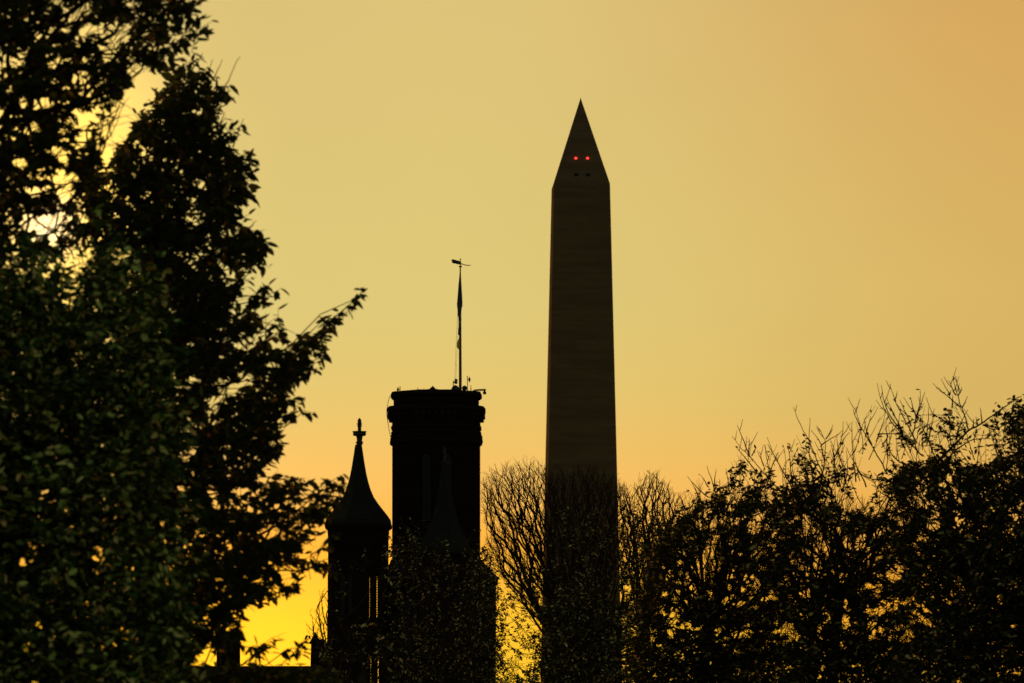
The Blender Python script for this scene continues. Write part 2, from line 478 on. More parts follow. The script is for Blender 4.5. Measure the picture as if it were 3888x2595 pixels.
MB().loft([(cz(2012), 118 * CP / c8), (cz(2006), 125 * CP / c8), (cz(1997), 126 * CP / c8), (cz(1993), 122 * CP / c8)], sx, sy, 8, R8).build('eaves', M_TRIM, turret)
cone = [(1992.8, 124), (1978, 122), (1962, 111), (1940, 94), (1915, 75), (1890, 58.5), (1860, 46), (1830, 37), (1800, 30), (1760, 23), (1720, 17), (1690, 12.5)]
sp = MB().loft([(cz(a), b * CP / c8) for a, b in cone], sx, sy, 8, R8).build('spire', M_SLATE, turret)
fin = [(1690, 11.5), (1684, 12), (1682, 14.5), (1679, 14.5), (1677, 10), (1668, 10.5), (1657, 12.5), (1655.5, 22), (1652, 25), (1644, 24), (1640, 27), (1638.5, 27), (1638, 8),
       (1636, 6.8), (1622, 6.5), (1620, 9.5), (1617, 9.5), (1616, 7), (1613, 7), (1611.5, 11.5), (1609.5, 11.5), (1608, 7), (1600, 7.6), (1594, 6), (1590, 3.2), (1587, .3)]
MB().loft([(cz(a), b * CP) for a, b in fin], sx + (1365.5 - 1362) * CP, sy, 12).build('finial', M_LEAD, turret)
# a second slim spire standing in front of the flag tower
s2y = -8.2
def cz(py): return float(at(0, py, CYD + s2y)[2])
def lx(px): return float(at(px, 1300, CYD + s2y)[0]) - ox
s2x = lx(1689)
t2_ = MB().loft([(0, 98 * CP / c8), (cz(2120), 95 * CP / c8)], s2x, s2y, 8, R8).build('turret', M_SAND, castle)
MB().loft([(cz(2119), 98 * CP / c8), (cz(2112), 105 * CP / c8), (cz(2104), 105 * CP / c8)], s2x, s2y, 8, R8).build('eaves', M_TRIM, t2_)
MB().loft([(cz(y_), h_ * CP / c8) for y_, h_ in ((2103.5, 104), (2088, 101), (2060, 86), (2030, 71), (1990, 54), (1950, 42), (1900, 31), (1850, 22), (1800, 14), (1764, 9))], s2x, s2y, 8, R8).build('spire', M_SLATE, t2_)
MB().loft([(cz(y_), h_ * CP) for y_, h_ in ((1763.5, 9), (1760, 9.5), (1759, 15), (1756, 16), (1754, 13), (1753, 5), (1730, 4.2), (1728, 7), (1724, 7), (1722, 4), (1706, 4.2), (1696, .4))], s2x, s2y, 12).build('finial', M_LEAD, t2_)
cz, lx = cz0, lx0
# long low wing to the left, with a chimney and a pinnacle
wx0, wx1 = lx(300), lx(1250)
wing = MB().box(wx0, wx1, -3.2, 6.0, 0, cz(2580)).build('wing_wall', M_SAND, castle)
MB().add([(wx0 - .2, -3.8, cz(2579)), (wx1, -3.8, cz(2579)), (wx1, 6.6, cz(2579)), (wx0 - .2, 6.6, cz(2579)), (wx0 - .2, 1.0, cz(2527)), (wx1, 1.0, cz(2527)), (wx1, 1.8, cz(2527)), (wx0 - .2, 1.8, cz(2527))],
         [(3, 2, 1, 0), (0, 1, 5, 4), (5, 6, 7, 4), (2, 3, 7, 6), (0, 4, 7, 3), (1, 2, 6, 5)]).build('roof', M_ROOF, wing)
MB().box(lx(826), lx(911), .2, 2.6, cz(2560), cz(2425)).box(lx(821), lx(916), .05, 2.75, cz(2425) + .004, cz(2414)).build('chimney', M_SAND, wing)
MB().loft([(cz(2530), .34), (cz(2444), .30), (cz(2442), .40), (cz(2436), .40), (cz(2398), .02)], lx(1198), 1.2, 8).build('pinnacle', M_TRIM, wing)
MB().loft([(cz(2570), .55), (cz(2470), .5), (cz(2466), .62), (cz(2460), .62), (cz(2425), .1)], lx(1226), .4, 8).build('pinnacle', M_TRIM, wing)
for k in range(9):
    lancet(wx0 + 1.2 + k * 1.8, .4, cz(2800), cz(2640), -3.2).build('window', M_DARK, wing)

# ------------------------------------------------------------------ things on the tower roof
RZ = cz(1492)                                                         # roof level
def rp(px, py, dy=0.0): return (cx(px), CYD + dy, cz(py))
fp = thing('flagpole', rp(1748, 1492), 'tall bronze flagpole on the tower roof with a wind vane at its tip', 'flagpole')
fo = Vector(fp.location)
def fl(px, py, dy=0.0): return (cx(px) - fo.x, dy, cz(py) - fo.z)
MB().tube([fl(1748, 1492), fl(1748, 1400), fl(1747.6, 1200), fl(1747.5, 1014)], [.10, .095, .07, .045], 10).build('pole', M_POLE, fp)
MB().loft([(fl(0, 1016)[2], .05), (fl(0, 1014)[2], .12), (fl(0, 1011)[2], .12), (fl(0, 1009)[2], .04)], fl(1748, 0)[0], 0, 10).ball(fl(1748, 1004), .055).build('truck', M_POLE, fp)
vane = MB().tube([fl(1748, 1009), fl(1748, 986)], .022, 6).ball(fl(1748, 985), .05).build('vane_spindle', M_IRON, fp)
MB().prism([(p[0], p[2]) for p in (fl(1714, 987), fl(1721, 985.5), fl(1733, 989), fl(1750, 993), fl(1751, 1006), fl(1738, 1004), fl(1727, 1001.5), fl(1717, 1000), fl(1715, 996.5), fl(1718, 995), fl(1714, 992))], -.03, .03).build('vane_tail', M_IRON, vane)
ar = MB().tube([fl(1750, 1002), fl(1762, 1006), fl(1774, 1008.5), fl(1789, 1009.5)], [.04, .03, .025, .012], 5)
for q in (1768, 1773, 1778, 1783):
    ar.tube([fl(q, 1010.5), fl(q + 2, 1005.5)], .014, 4)
ar.build('vane_arrow', M_IRON, vane)
for a in (((1745, 1040), (1738, 1180), (1731, 1330), (1727, 1444)), ((1745.5, 1040), (1740, 1250), (1735, 1350), (1731, 1440)), ((1746, 1040), (1743, 1300), (1742.5, 1490))):
    MB().tube([fl(*p, dy=-.12) for p in a], .009, 4).build('halyard', M_IRON, fp)

# limp flag: folded cloth hanging along the pole
fv = []; ffc = []; prof = [(1040, -2.5, 2.5), (1060, -4.5, 3.5), (1085, -7, 4.5), (1120, -10.5, 6), (1150, -13, 7.5), (1165, -12, 8), (1178, -10, 4.5), (1200, -10, 3.5), (1212, -6, 4.5), (1235, -5, 3.5), (1255, -7, 3), (1268, -8, 2.5), (1277, -1, 1.5)]
nn = 20
for i, (py, l, r) in enumerate(prof):
    for k in range(nn):
        a = 2 * math.pi * k / nn
        fold = 1 + .22 * math.sin(5 * a + i * .5)
        px = 1747.5 + (l + r) / 2 + (r - l) / 2 * math.cos(a) * fold * .92
        x, y, z = rp(px, py + 3 * math.sin(3 * a + i))
        fv.append((x, y - .05 + max(.07, (r - l) / 2 * CP * .8) * math.sin(a) * fold, z))
for i in range(len(prof) - 1):
    for k in range(nn):
        ffc.append((i * nn + k, (i + 1) * nn + k, (i + 1) * nn + (k + 1) % nn, i * nn + (k + 1) % nn))
ffc += [tuple(range(nn)), tuple(range((len(prof) - 1) * nn, len(prof) * nn))[::-1]]
tag(new_obj('flag', fv, ffc, M_FLAG, None, True), 'dark flag hanging limp and furled round the upper part of the flagpole', 'flag')
pv = [rp(1744, 1283, -.15), rp(1735, 1300, -.22), rp(1734, 1318, -.12), rp(1744, 1332, -.2), rp(1745, 1300, -.15)]
tag(MB().prism([(p[0], p[2]) for p in pv], CYD - .16, CYD - .14).build('pennant', M_PEN), 'small yellow pennant below the dark flag on the flagpole', 'pennant')

def stand(name, px, label, cat, parts, group=None, py=1492, dy=0.0):
    t = thing(name, rp(px, py, dy), label, cat, group)
    o = Vector(t.location)
    for nm, mb, m_ in parts:
        ob = mb.build(nm, m_, t)
        ob.data.transform(__import__('mathutils').Matrix.Translation(-o))
    return t
def diamond(mb, px, py, w, h, dy=0.0):
    mb.loft([(cz(py + h), .01), (cz(py + h * .55), w * CP * .6), (cz(py + h * .2), w * CP), (cz(py - h * .3), w * CP * .9), (cz(py - h * .7), w * CP * .4), (cz(py - h), .01)], cx(px), CYD + dy, 6)
    return mb
AG = 'antennas on the tower roof'
stand('antenna', 1519, 'short antenna rod with lozenge reflector at the left end of the tower roof', 'antenna',
      [('rod', MB().tube([rp(1519, 1495), rp(1519, 1468)], .03, 6).tube([rp(1519, 1480), rp(1511, 1480)], .02, 5), M_IRON), ('reflector', diamond(MB(), 1511, 1480, 4.2, 10), M_IRON)], AG)
stand('antenna', 1775, 'taller antenna mast with lozenge reflector right of the flagpole', 'antenna',
      [('rod', MB().tube([rp(1775, 1495), rp(1775, 1428)], .026, 6).tube([rp(1775, 1442), rp(1782, 1442)], .02, 5), M_IRON), ('reflector', diamond(MB(), 1782.5, 1442, 4.2, 11), M_IRON)], AG)
stand('antenna', 1788, 'thin spike antenna between the lozenge mast and the camera arm', 'antenna',
      [('rod', MB().tube([rp(1788, 1495), rp(1788, 1463)], [.03, .018], 6), M_IRON), ('crossbar', MB().tube([rp(1785, 1478), rp(1791, 1478)], .02, 5), M_IRON)], AG)
for px, top, lb in ((1587, 1472, 'left of two short spikes near the middle of the tower parapet'), (1610, 1475, 'right of two short spikes, beside the stepped ornament on the tower parapet')):
    tag(MB().tube([rp(px, 1494), rp(px, top)], [.03, .02], 6).build('spike', M_IRON), lb, 'spike', 'short spikes on the tower roof')
orn = MB()
for hw, a, b in ((24, 1492, 1481), (20, 1481, 1478.5), (11, 1478.5, 1474.5), (7, 1474.5, 1470.5)):
    orn.box(cx(1643 - hw), cx(1643 + hw), CYD - hw * CP * .6, CYD + hw * CP * .6, cz(a), cz(b))
orn.loft([(cz(1470.5), .05), (cz(1469), .07), (cz(1466), .02)], cx(1643), CYD, 8)
tag(orn.build('ornament', M_TRIM), 'small stepped ornament rising from the middle of the tower parapet', 'ornament')
stand('floodlight', 1727, 'square floodlight on a bracket just left of the flagpole', 'lamp',
      [('bracket', MB().tube([rp(1721, 1490), rp(1721, 1446)], .03, 6).tube([rp(1721, 1452), rp(1728, 1452)], .05, 6), M_IRON),
       ('housing', MB().box(cx(1726), cx(1737), CYD - .15, CYD + .15, cz(1458), cz(1440.5)), M_IRON),
       ('lens', MB().box(cx(1729.5), cx(1735.5), CYD - .17, CYD - .152, cz(1455), cz(1443.5)), M_GREYP)])
stand('dish', 1729, 'large rounded dish cover at the foot of the flagpole, on its left', 'dish',
      [('dome', MB().loft([(cz(1492), 16 * CP), (cz(1482), 16 * CP), (cz(1473), 13.5 * CP), (cz(1467), 8.5 * CP), (cz(1464), 2.5 * CP)], cx(1729), CYD - .2, 12), M_LEAD),
       ('base', MB().loft([(cz(1494), 17 * CP), (cz(1492), 17 * CP)], cx(1729), CYD - .2, 12), M_IRON)])
stand('dish', 1764, 'smaller round dish on a post at the foot of the flagpole, on its right', 'dish',
      [('bowl', MB().ball((cx(1764), CYD - .1, cz(1475)), 10 * CP, 12, 8), M_LEAD), ('post', MB().tube([rp(1762, 1494), rp(1764, 1480)], .05, 6).tube([rp(1764, 1476), rp(1775, 1471)], .025, 5).tube([rp(1764, 1478), rp(1776, 1481)], .02, 5), M_IRON)])
stand('camera_arm', 1795, 'long arm reaching over the right edge of the tower with a hanging camera', 'camera',
      [('arm', MB().tube([rp(1793, 1487), rp(1800, 1482), rp(1812, 1480.5), rp(1845, 1480)], [.03, .03, .04, .05], 6).tube([rp(1798, 1485), rp(1835, 1484)], .025, 5).box(cx(1836), cx(1845), CYD - .06, CYD + .06, cz(1484), cz(1478)), M_IRON),
       ('camera_body', MB().ball((cx(1840), CYD, cz(1492.5)), 7 * CP, 10, 6).box(cx(1836), cx(1843), CYD - .07, CYD + .07, cz(1488), cz(1484)), M_IRON)])

# ------------------------------------------------------------------ trees
def tubes_mesh(name, polylines, material, parent):
    """polylines: list of (points (n,3), radii (n,), sides)."""
    V = []; Q = []; off = 0
    for P, R, k in polylines:
        P = np.asarray(P, float); R = np.asarray(R, float); n = len(P)
        T = np.gradient(P, axis=0); T /= np.linalg.norm(T, axis=1)[:, None] + 1e-9
        ref = np.array([0.0, 1.0, 0.0]) if abs(T[0, 1]) < 0.8 else np.array([1.0, 0, 0])
        A = np.cross(T, ref); A /= np.linalg.norm(A, axis=1)[:, None] + 1e-9
        B = np.cross(T, A)
        ang = 2 * np.pi * np.arange(k) / k
        ringv = P[:, None, :] + R[:, None, None] * (A[:, None, :] * np.cos(ang)[None, :, None] + B[:, None, :] * np.sin(ang)[None, :, None])
        V.append(ringv.reshape(-1, 3))
        i = np.arange(n - 1)[:, None] * k; j = np.arange(k)[None, :]; j2 = (j + 1) % k
        Q.append((np.stack([i + j, i + j2, i + k + j2, i + k + j], -1) + off).reshape(-1, 4))
        off += n * k
    return np_obj(name, np.concatenate(V), np.concatenate(Q), np.zeros((0, 3), int), material, parent)


def leaves_mesh(name, P, D, Nn, Ln, Wd, material, parent):
    """One folded, drooping blade per leaf (8 vertices, 6 faces)."""
    n = len(P)
    D = D / (np.linalg.norm(D, axis=1)[:, None] + 1e-9)
    S = np.cross(D, Nn); S /= np.linalg.norm(S, axis=1)[:, None] + 1e-9
    U = np.cross(S, D)
    bend = rng.uniform(0.0, 0.45, n); fold = rng.uniform(0.02, 0.16, n)
    rows = [(0, 0), (.28, -.46), (.28, 0), (.28, .46), (.66, -.40), (.66, 0), (.66, .40), (1, 0)]
    V = np.empty((n, 8, 3))
    for i, (t, w) in enumerate(rows):
        up = -bend * t * t * Ln - (fold * Ln if w == 0 and 0 < t < 1 else 0)
        V[:, i] = P + D * (t * Ln)[:, None] + S * (w * Wd)[:, None] + U * np.broadcast_to(up, n)[:, None]
    base = (np.arange(n) * 8)[:, None]
    tri = np.array([[0, 2, 1], [0, 3, 2], [4, 5, 7], [5, 6, 7]]); quad = np.array([[1, 2, 5, 4], [2, 3, 6, 5]])
    T = (base[:, :, None] + tri[None]).reshape(-1, 3); Qd = (base[:, :, None] + quad[None]).reshape(-1, 4)
    return np_obj(name, V.reshape(-1, 3), Qd, T, material, parent)


def in_poly(x, y, poly):
    inside = np.zeros(len(x), bool); n = len(poly)
    for i in range(n):
        x1, y1 = poly[i]; x2, y2 = poly[(i + 1) % n]
        c = ((y1 > y) != (y2 > y)) & (x < (x2 - x1) * (y - y1) / (y2 - y1 + 1e-9) + x1)
        inside ^= c
    return inside


def area(poly):
    return abs(sum(poly[i][0] * poly[(i + 1) % len(poly)][1] - poly[(i + 1) % len(poly)][0] * poly[i][1] for i in range(len(poly)))) / 2


def scatter(regions, gaps, leaf_px, per_twig, D, spread, jit=0):
    """Twig positions filling the crown volume; regions are (outline, layers of leaves)."""
    out = []
    leaf_area = leaf_px * leaf_px * 0.27
    for poly, layers in regions:
        n = int(area(poly) * layers / (leaf_area * per_twig))
        xs = [p[0] for p in poly]; ys = [p[1] for p in poly]
        px = np.zeros(0); py = np.zeros(0)
        while len(px) < n:
            a = rng.uniform(min(xs), max(xs), n * 3); b = rng.uniform(min(ys), max(ys), n * 3)
            k = in_poly(a, b, poly)
            # clumps: denser and looser patches within the crown
            cl = np.sin(a * .021 + 1.7 * np.sin(b * .017)) * np.sin(b * .025 + 1.3 * np.sin(a * .013 + 2)) + .5 * np.sin(a * .057 + b * .031)
            k &= rng.random(len(a)) < .74 + .34 * cl
            px = np.concatenate([px, a[k]]); py = np.concatenate([py, b[k]])
        out.append(np.stack([px[:n], py[:n]], 1))
    P = np.concatenate(out)
    if jit:                                                            # ragged outline
        ph = P[:, 0] * .031 + 2 * np.sin(P[:, 0] * .013)
        P[:, 1] += jit * (np.sin(ph) + .6 * np.sin(2.3 * ph + 1)) + np.abs(rng.normal(0, jit * .8, len(P))) * rng.choice([-1, 1], len(P))
        P[:, 0] += rng.normal(0, jit * .6, len(P))
    return at(P[:, 0], P[:, 1], D + rng.uniform(-spread, spread, len(P)))


def pixel(P):
    d = P - CAM; fy, fz = math.cos(PITCH), math.sin(PITCH)
    f = d[:, 1] * fy + d[:, 2] * fz; u = -d[:, 1] * fz + d[:, 2] * fy
    return CX + d[:, 0] / f * FPX, CY - u / f * FPX


def clear_of(P, gaps):
    """True for the leaves that do not hang in one of the crown's openings."""
    x, y = pixel(P); k = np.ones(len(P), bool)
    for gx, gy, rx, ry in gaps:
        q = ((x - gx) / rx) ** 2 + ((y - gy) / ry) ** 2
        near = q < 3
        th = np.arctan2(y[near] - gy, x[near] - gx)
        k[near] &= q[near] > 1 + .45 * np.sin(3 * th + gx) + .25 * np.sin(7 * th + gy) + rng.normal(0, .12, near.sum())
    return k


def skeleton(points, trunk_pts, bf=0.35):
    """Join every twig base to the nearest fitting limb; returns nodes, parents, sizes."""
    nodes = [np.asarray(p, float) for p in trunk_pts]; par = [-1] + list(range(len(trunk_pts) - 1))
    pl = [0.0]
    for i in range(1, len(nodes)): pl.append(pl[-1] + np.linalg.norm(nodes[i] - nodes[i - 1]) * 0.25)
    nt = len(nodes)
    order = np.argsort(np.min([np.linalg.norm(points - q, axis=1) for q in nodes], axis=0))
    X = np.empty((nt + len(points), 3)); X[:nt] = nodes
    PLN = np.empty(len(X)); PLN[:nt] = pl
    par = np.array(par + [0] * len(points))
    for c, i in enumerate(order):
        m_ = nt + c; p = points[i]
        d = np.linalg.norm(X[:m_] - p, axis=1)
        # prefer joining from below and inside
        cost = d + bf * PLN[:m_] + 0.6 * np.maximum(X[:m_, 2] - p[2], 0)
        cost[0] += 1e3
        j = int(np.argmin(cost)); X[m_] = p; par[m_] = j; PLN[m_] = PLN[j] + d[j]
    size = np.ones(len(X))
    for i in range(len(X) - 1, 0, -1): size[par[i]] += size[i]
    return X, par, size, nt


def leafy_tree(name, label, D, spread, trunk_px, crown_px, regions, gaps, leaf_len, leaf_mat_, per_twig=12, twig_len=None, r0=0.0035, trunk_r=0.16,
               group=None, extra=None, droop=0.5, up=0.5, ratio=0.5, extra_leaf=None, jit=0):
    base = at(trunk_px, 1300, D); base[2] = 0
    top = at(crown_px[0], crown_px[1], D)
    t = thing(name, base, label, 'tree', group)
    b = np.array(base)
    trunk_pts = [b + (top - b) * f + np.array([math.sin(f * 5) * .12, math.cos(f * 4) * .1, 0]) * (0 < f < 1) for f in np.linspace(0, 1, 9)]
    pxm = FPX / D
    pts = scatter(regions, gaps, leaf_len * pxm, per_twig, D, spread, jit)
    if extra is not None: pts = np.concatenate([pts, extra])
    X, par, size, nt = skeleton(pts, trunk_pts)
    rad = np.minimum(r0 * size ** 0.42, trunk_r * 0.7)
    pol = []
    for i in range(nt, len(X)):
        a, c = X[par[i]], X[i]
        L_ = np.linalg.norm(c - a)
        mid = (a + c) / 2 + rng.normal(0, 0.05, 3) * L_ + np.array([0, 0, -0.05 * L_])
        ra = min(rad[par[i]], rad[i] * 1.5)
        pol.append((np.array([a, mid, c]), np.array([ra, (ra + rad[i]) / 2, rad[i]]), 4 if rad[i] > 0.01 else 3))
    # twigs and leaves
    tl = twig_len or leaf_len * 4.2
    n = len(X) - nt
    d0 = X[nt:] - X[par[nt:]]; d0 /= np.linalg.norm(d0, axis=1)[:, None] + 1e-9
    centre = X[:nt].mean(0)
    outw = X[nt:] - np.array([centre[0], centre[1], 0])
    outw[:, 2] = 0; outw /= np.linalg.norm(outw, axis=1)[:, None] + 1e-9
    td = d0 * 0.6 + outw * 0.4 + np.array([0, 0, up]) + rng.normal(0, 0.45, (n, 3)); td /= np.linalg.norm(td, axis=1)[:, None]
    tls = tl * rng.uniform(0.5, 1.3, n)
    a = X[nt:] - td * (tls * 0.5)[:, None]
    tw = []
    LP = []; LD = []; LN = []
    f = (np.arange(per_twig) + 0.5) / per_twig
    for i in range(n):
        tip = a[i] + td[i] * tls[i]
        bendv = np.array([0, 0, -0.12 * tls[i]])
        m_ = (a[i] + tip) / 2 - bendv * 0.5
        tw.append((np.array([a[i], m_, tip + bendv * .3]), np.array([r0, r0 * .8, r0 * .35]), 3))
    ff_ = np.broadcast_to(f, (n, per_twig)) + rng.uniform(-.04, .04, (n, per_twig))
    LP = a[:, None, :] + td[:, None, :] * (tls[:, None] * ff_)[..., None]
    side = np.cross(td, np.array([0, 0, 1.0])); side /= np.linalg.norm(side, axis=1)[:, None] + 1e-9
    alt = np.where(np.arange(per_twig) % 2 == 0, 1.0, -1.0)
    LD = td[:, None, :] * 0.5 + side[:, None, :] * (alt[None, :, None] * 0.8) + rng.normal(0, 0.45, (n, per_twig, 3)) + np.array([0, 0, -droop])
    LN = rng.normal(0, 0.6, (n, per_twig, 3)) + np.array([0, 0, 1.0])
    P = LP.reshape(-1, 3); Dv = LD.reshape(-1, 3); Nv = LN.reshape(-1, 3)
    kp = clear_of(P + Dv / (np.linalg.norm(Dv, axis=1)[:, None] + 1e-9) * leaf_len * .5, gaps); P, Dv, Nv = P[kp], Dv[kp], Nv[kp]
    if extra_leaf is not None:
        P = np.concatenate([P, extra_leaf[0]]); Dv = np.concatenate([Dv, extra_leaf[1]]); Nv = np.concatenate([Nv, extra_leaf[2]])
    Ln = leaf_len * rng.uniform(0.5, 1.28, len(P))
    Wd = Ln * ratio * rng.uniform(0.8, 1.15, len(P))
    crown = leaves_mesh('crown', P - b, Dv, Nv, Ln, Wd, leaf_mat_, t)
    tubes_mesh('branches', [(p - b, r, k) for p, r, k in pol + tw], M_BARK2, t)
    tp = np.array(trunk_pts) - b
    rr = np.linspace(trunk_r, trunk_r * 0.45, len(tp)); rr[0] *= 1.5
    tubes_mesh('trunk', [(tp, rr, 12)], M_BARK, t)
    return t, b


def shoots(parent, b, D, lines, r0, leafy=0, leaf_len=.06, mat_=None, forks=True):
    """Bare shoots standing out of a crown: each line is a list of photo pixels, tip first; real 3-D with own depth."""
    P = []; Dv = []
    for ln in lines:
        pol = []
        pts = np.array(ln[::-1], float)
        # resample smoothly
        s = np.concatenate([[0], np.cumsum(np.linalg.norm(np.diff(pts, axis=0), axis=1))])
        u = np.linspace(0, s[-1], max(5, int(s[-1] / 18)))
        x = np.interp(u, s, pts[:, 0]); y = np.interp(u, s, pts[:, 1])
        if len(u) > 6:
            ker = np.array([.25, .5, .25])
            x[1:-1] = np.convolve(x, ker, 'valid'); y[1:-1] = np.convolve(y, ker, 'valid')
        d0 = rng.uniform(-.6, .6); dep = D + d0 + np.cumsum(rng.normal(0, .02, len(u)))
        W = at(x, y, dep) + rng.normal(0, .003, (len(u), 3))
        pol.append((W, np.linspace(r0, r0 * .3, len(u)), 5))
        if forks:
            for q in range(1, len(u) - 1):
                if rng.random() < .22:
                    dd = W[q + 1] - W[q]; dd /= np.linalg.norm(dd)
                    sd_ = np.array([rng.choice([-1, 1]) * .6, rng.normal(0, .3), .35]); v = dd * .7 + sd_; v /= np.linalg.norm(v)
                    Lf = rng.uniform(.06, .22)
                    pol.append((np.array([W[q], W[q] + v * Lf * .5, W[q] + v * Lf + np.array([0, 0, .03])]), np.array([r0 * .5, r0 * .4, r0 * .25]), 4))
        for q in range(len(u)):
            for _ in range(rng.poisson(leafy * (1 - q / len(u)) ** .7)):
                P.append(W[q]); Dv.append(rng.normal(0, .6, 3) + np.array([0, 0, -.3]))
        tubes_mesh('shoot', [(p - b, r, k) for p, r, k in pol], M_BARK2, parent)
    if P:
        P = np.array(P) - b; Dv = np.array(Dv); Ln = leaf_len * rng.uniform(.6, 1.1, len(P))
        leaves_mesh('shoot_leaves', P, Dv, rng.normal(0, .6, P.shape) + np.array([0, 0, 1.]), Ln, Ln * .42, mat_, parent)


# --- near left, two leafy trees
GAPS_L = [(306, 66, 60, 75), (250, 100, 30, 25), (430, 150, 62, 80), (530, 306, 48, 85), (470, 420, 50, 70), (425, 500, 50, 60), (400, 570, 45, 38), (248, 700, 48, 62), (180, 860, 85, 62),
          (157, 400, 48, 28), (120, 490, 38, 20), (70, 610, 32, 24), (230, 580, 24, 22), (310, 830, 30, 26), (340, 520, 30, 30), (420, 710, 26, 26),
          (560, 740, 20, 14), (740, 765, 26, 14), (780, 710, 24, 18), (640, 860, 16, 14), (790, 670, 14, 14), (700, 590, 18, 10), (600, 880, 20, 16), (680, 970, 22, 10),
          (870, 1470, 60, 34), (820, 1530, 42, 34), (925, 1320, 32, 17), (925, 1428, 36, 16), (905, 1145, 36, 24), (830, 1165, 18, 14), (850, 1300, 14, 14), (790, 1560, 18, 14), (800, 1465, 16, 12), (820, 1600, 22, 16), (700, 1845, 36, 24), (655, 1865, 22, 14),
          (605, 1990, 22, 34), (640, 1905, 22, 12), (665, 1920, 20, 12), (830, 1925, 28, 14), (900, 1860, 30, 16), (635, 2200, 26, 14), (775, 2200, 18, 12), (870, 2260, 20, 16), (800, 2300, 22, 14), (910, 2180, 28, 14), (960, 2212, 20, 14), (930, 2250, 20, 14), (800, 2010, 10, 10),
          (940, 2320, 12, 10), (735, 1805, 12, 10),
          (1037, 2020, 48, 26), (1195, 2105, 54, 30), (1090, 2175, 46, 40), (1195, 2240, 50, 84), (1080, 2370, 165, 56), (1000, 2352, 85, 40), (1050, 2508, 135, 16), (785, 2490, 36, 34)]
rg_ = np.random.default_rng(21)
for _ in range(250):                                                   # small chinks of light in the upper crowns
    GAPS_L.append((rg_.uniform(-20, 930), rg_.uniform(0, 960), rg_.uniform(6, 15), rg_.uniform(6, 15)))
for _ in range(60):
    GAPS_L.append((rg_.uniform(560, 1080), rg_.uniform(980, 2300), rg_.uniform(8, 15), rg_.uniform(8, 13)))
for _ in range(120):
    GAPS_L.append((rg_.uniform(1000, 1280), rg_.uniform(1080, 2000), rg_.uniform(8, 18), rg_.uniform(8, 16)))
regA = [([(-500, -150), (770, -150), (760, 15), (690, 50), (755, 130), (690, 190), (610, 240), (500, 300), (470, 420), (370, 600), (290, 760), (240, 980), (-500, 980)], 7.5)]
regB = [([(575, 430), (640, 330), (700, 225), (735, 265), (825, 310), (860, 355), (815, 480), (880, 530), (905, 600), (945, 650), (940, 745), (885, 800), (925, 865), (985, 885), (1003, 985), (915, 1035), (915, 1090), (890, 1120),
          (890, 1500), (1000, 1480), (1060, 1500), (1080, 1560), (1040, 1640), (1080, 1690), (1000, 1760), (930, 1790), (900, 1900), (520, 1900), (500, 1000), (250, 900), (290, 760), (360, 650), (460, 540)], 11),
        ([(930, 1110), (1060, 1110), (1040, 1150), (960, 1170), (1020, 1190), (1085, 1240), (1060, 1330), (1130, 1290), (1190, 1290), (1235, 1350), (1160, 1430), (1100, 1460), (1020, 1490), (1150, 1530), (1165, 1600), (1050, 1560), (940, 1500), (880, 1400)], 6),
        ([(1045, 1825), (1160, 1810), (1270, 1830), (1290, 1900), (1240, 1960), (1200, 1990), (1140, 1960), (1060, 1930), (1020, 1860)], 8),
        ([(930, 1800), (1050, 1830), (1080, 1920), (1120, 2060), (1220, 2130), (1235, 2170), (1150, 2140), (1060, 2090), (1000, 2110), (960, 2060), (900, 1980)], 6.0),
        ([(900, 2060), (1040, 2080), (1080, 2140), (1060, 2180), (1110, 2230), (1130, 2265), (1040, 2270), (1000, 2295), (930, 2310), (880, 2280)], 8.0),
        ([(560, 1880), (940, 1900), (960, 2300), (915, 2330), (912, 2440), (840, 2470), (800, 2440), (560, 2600)], 9),
        ([(915, 2425), (960, 2450), (1030, 2430), (1100, 2440), (1180, 2470), (1190, 2490), (1100, 2490), (980, 2480), (930, 2455)], 4.5),
        ([(560, 2535), (900, 2535), (1250, 2545), (1250, 2750), (560, 2750)], 8.0)]
regB += [([(1000, 1400), (1100, 1320), (1180, 1265), (1250, 1265), (1240, 1370), (1150, 1440), (1050, 1480)], 5), ([(1200, 1240), (1300, 1155), (1385, 1095), (1410, 1115), (1330, 1200), (1250, 1290)], 1.6), ([(1040, 2035), (1140, 2030), (1245, 2055), (1250, 2085), (1150, 2075), (1060, 2080)], 6), ([(1000, 2105), (1130, 2115), (1250, 2150), (1245, 2200), (1180, 2200), (1120, 2145), (1040, 2145)], 6), ([(900, 2000), (1010, 2050), (1040, 2110), (1030, 2290), (900, 2300)], 5)]
regC = [([(-600, 1020), (150, 1030), (420, 1000), (560, 1160), (640, 1400), (650, 1800), (660, 2200), (680, 2520), (720, 2560), (720, 2750), (-600, 2750)], 13)]
branch = np.array([(1000, 1480), (1060, 1420), (1120, 1360), (1170, 1310), (1215, 1265), (1255, 1220), (1290, 1190), (1330, 1155), (1365, 1125)], float)
bu = np.linspace(0, len(branch) - 1, 26)
bxp = np.interp(bu, np.arange(len(branch)), branch[:, 0]); byp = np.interp(bu, np.arange(len(branch)), branch[:, 1])
br3 = at(bxp, byp, 49.4 + np.linspace(0, .6, len(bu)))
el_p = []; el_d = []
for i, p in enumerate(br3):
    for s_ in range(7 if i < 10 else 5 if i < 19 else 3):
        el_p.append(p + rng.normal(0, .012, 3)); el_d.append(np.array([rng.choice([-1, 1]) * .55 + .35, rng.normal(0, .5), rng.uniform(-.9, .35)]))
extra_leaf = (np.array(el_p), np.array(el_d), rng.normal(0, .5, (len(el_p), 3)) + np.array([0, 0, 1.]))
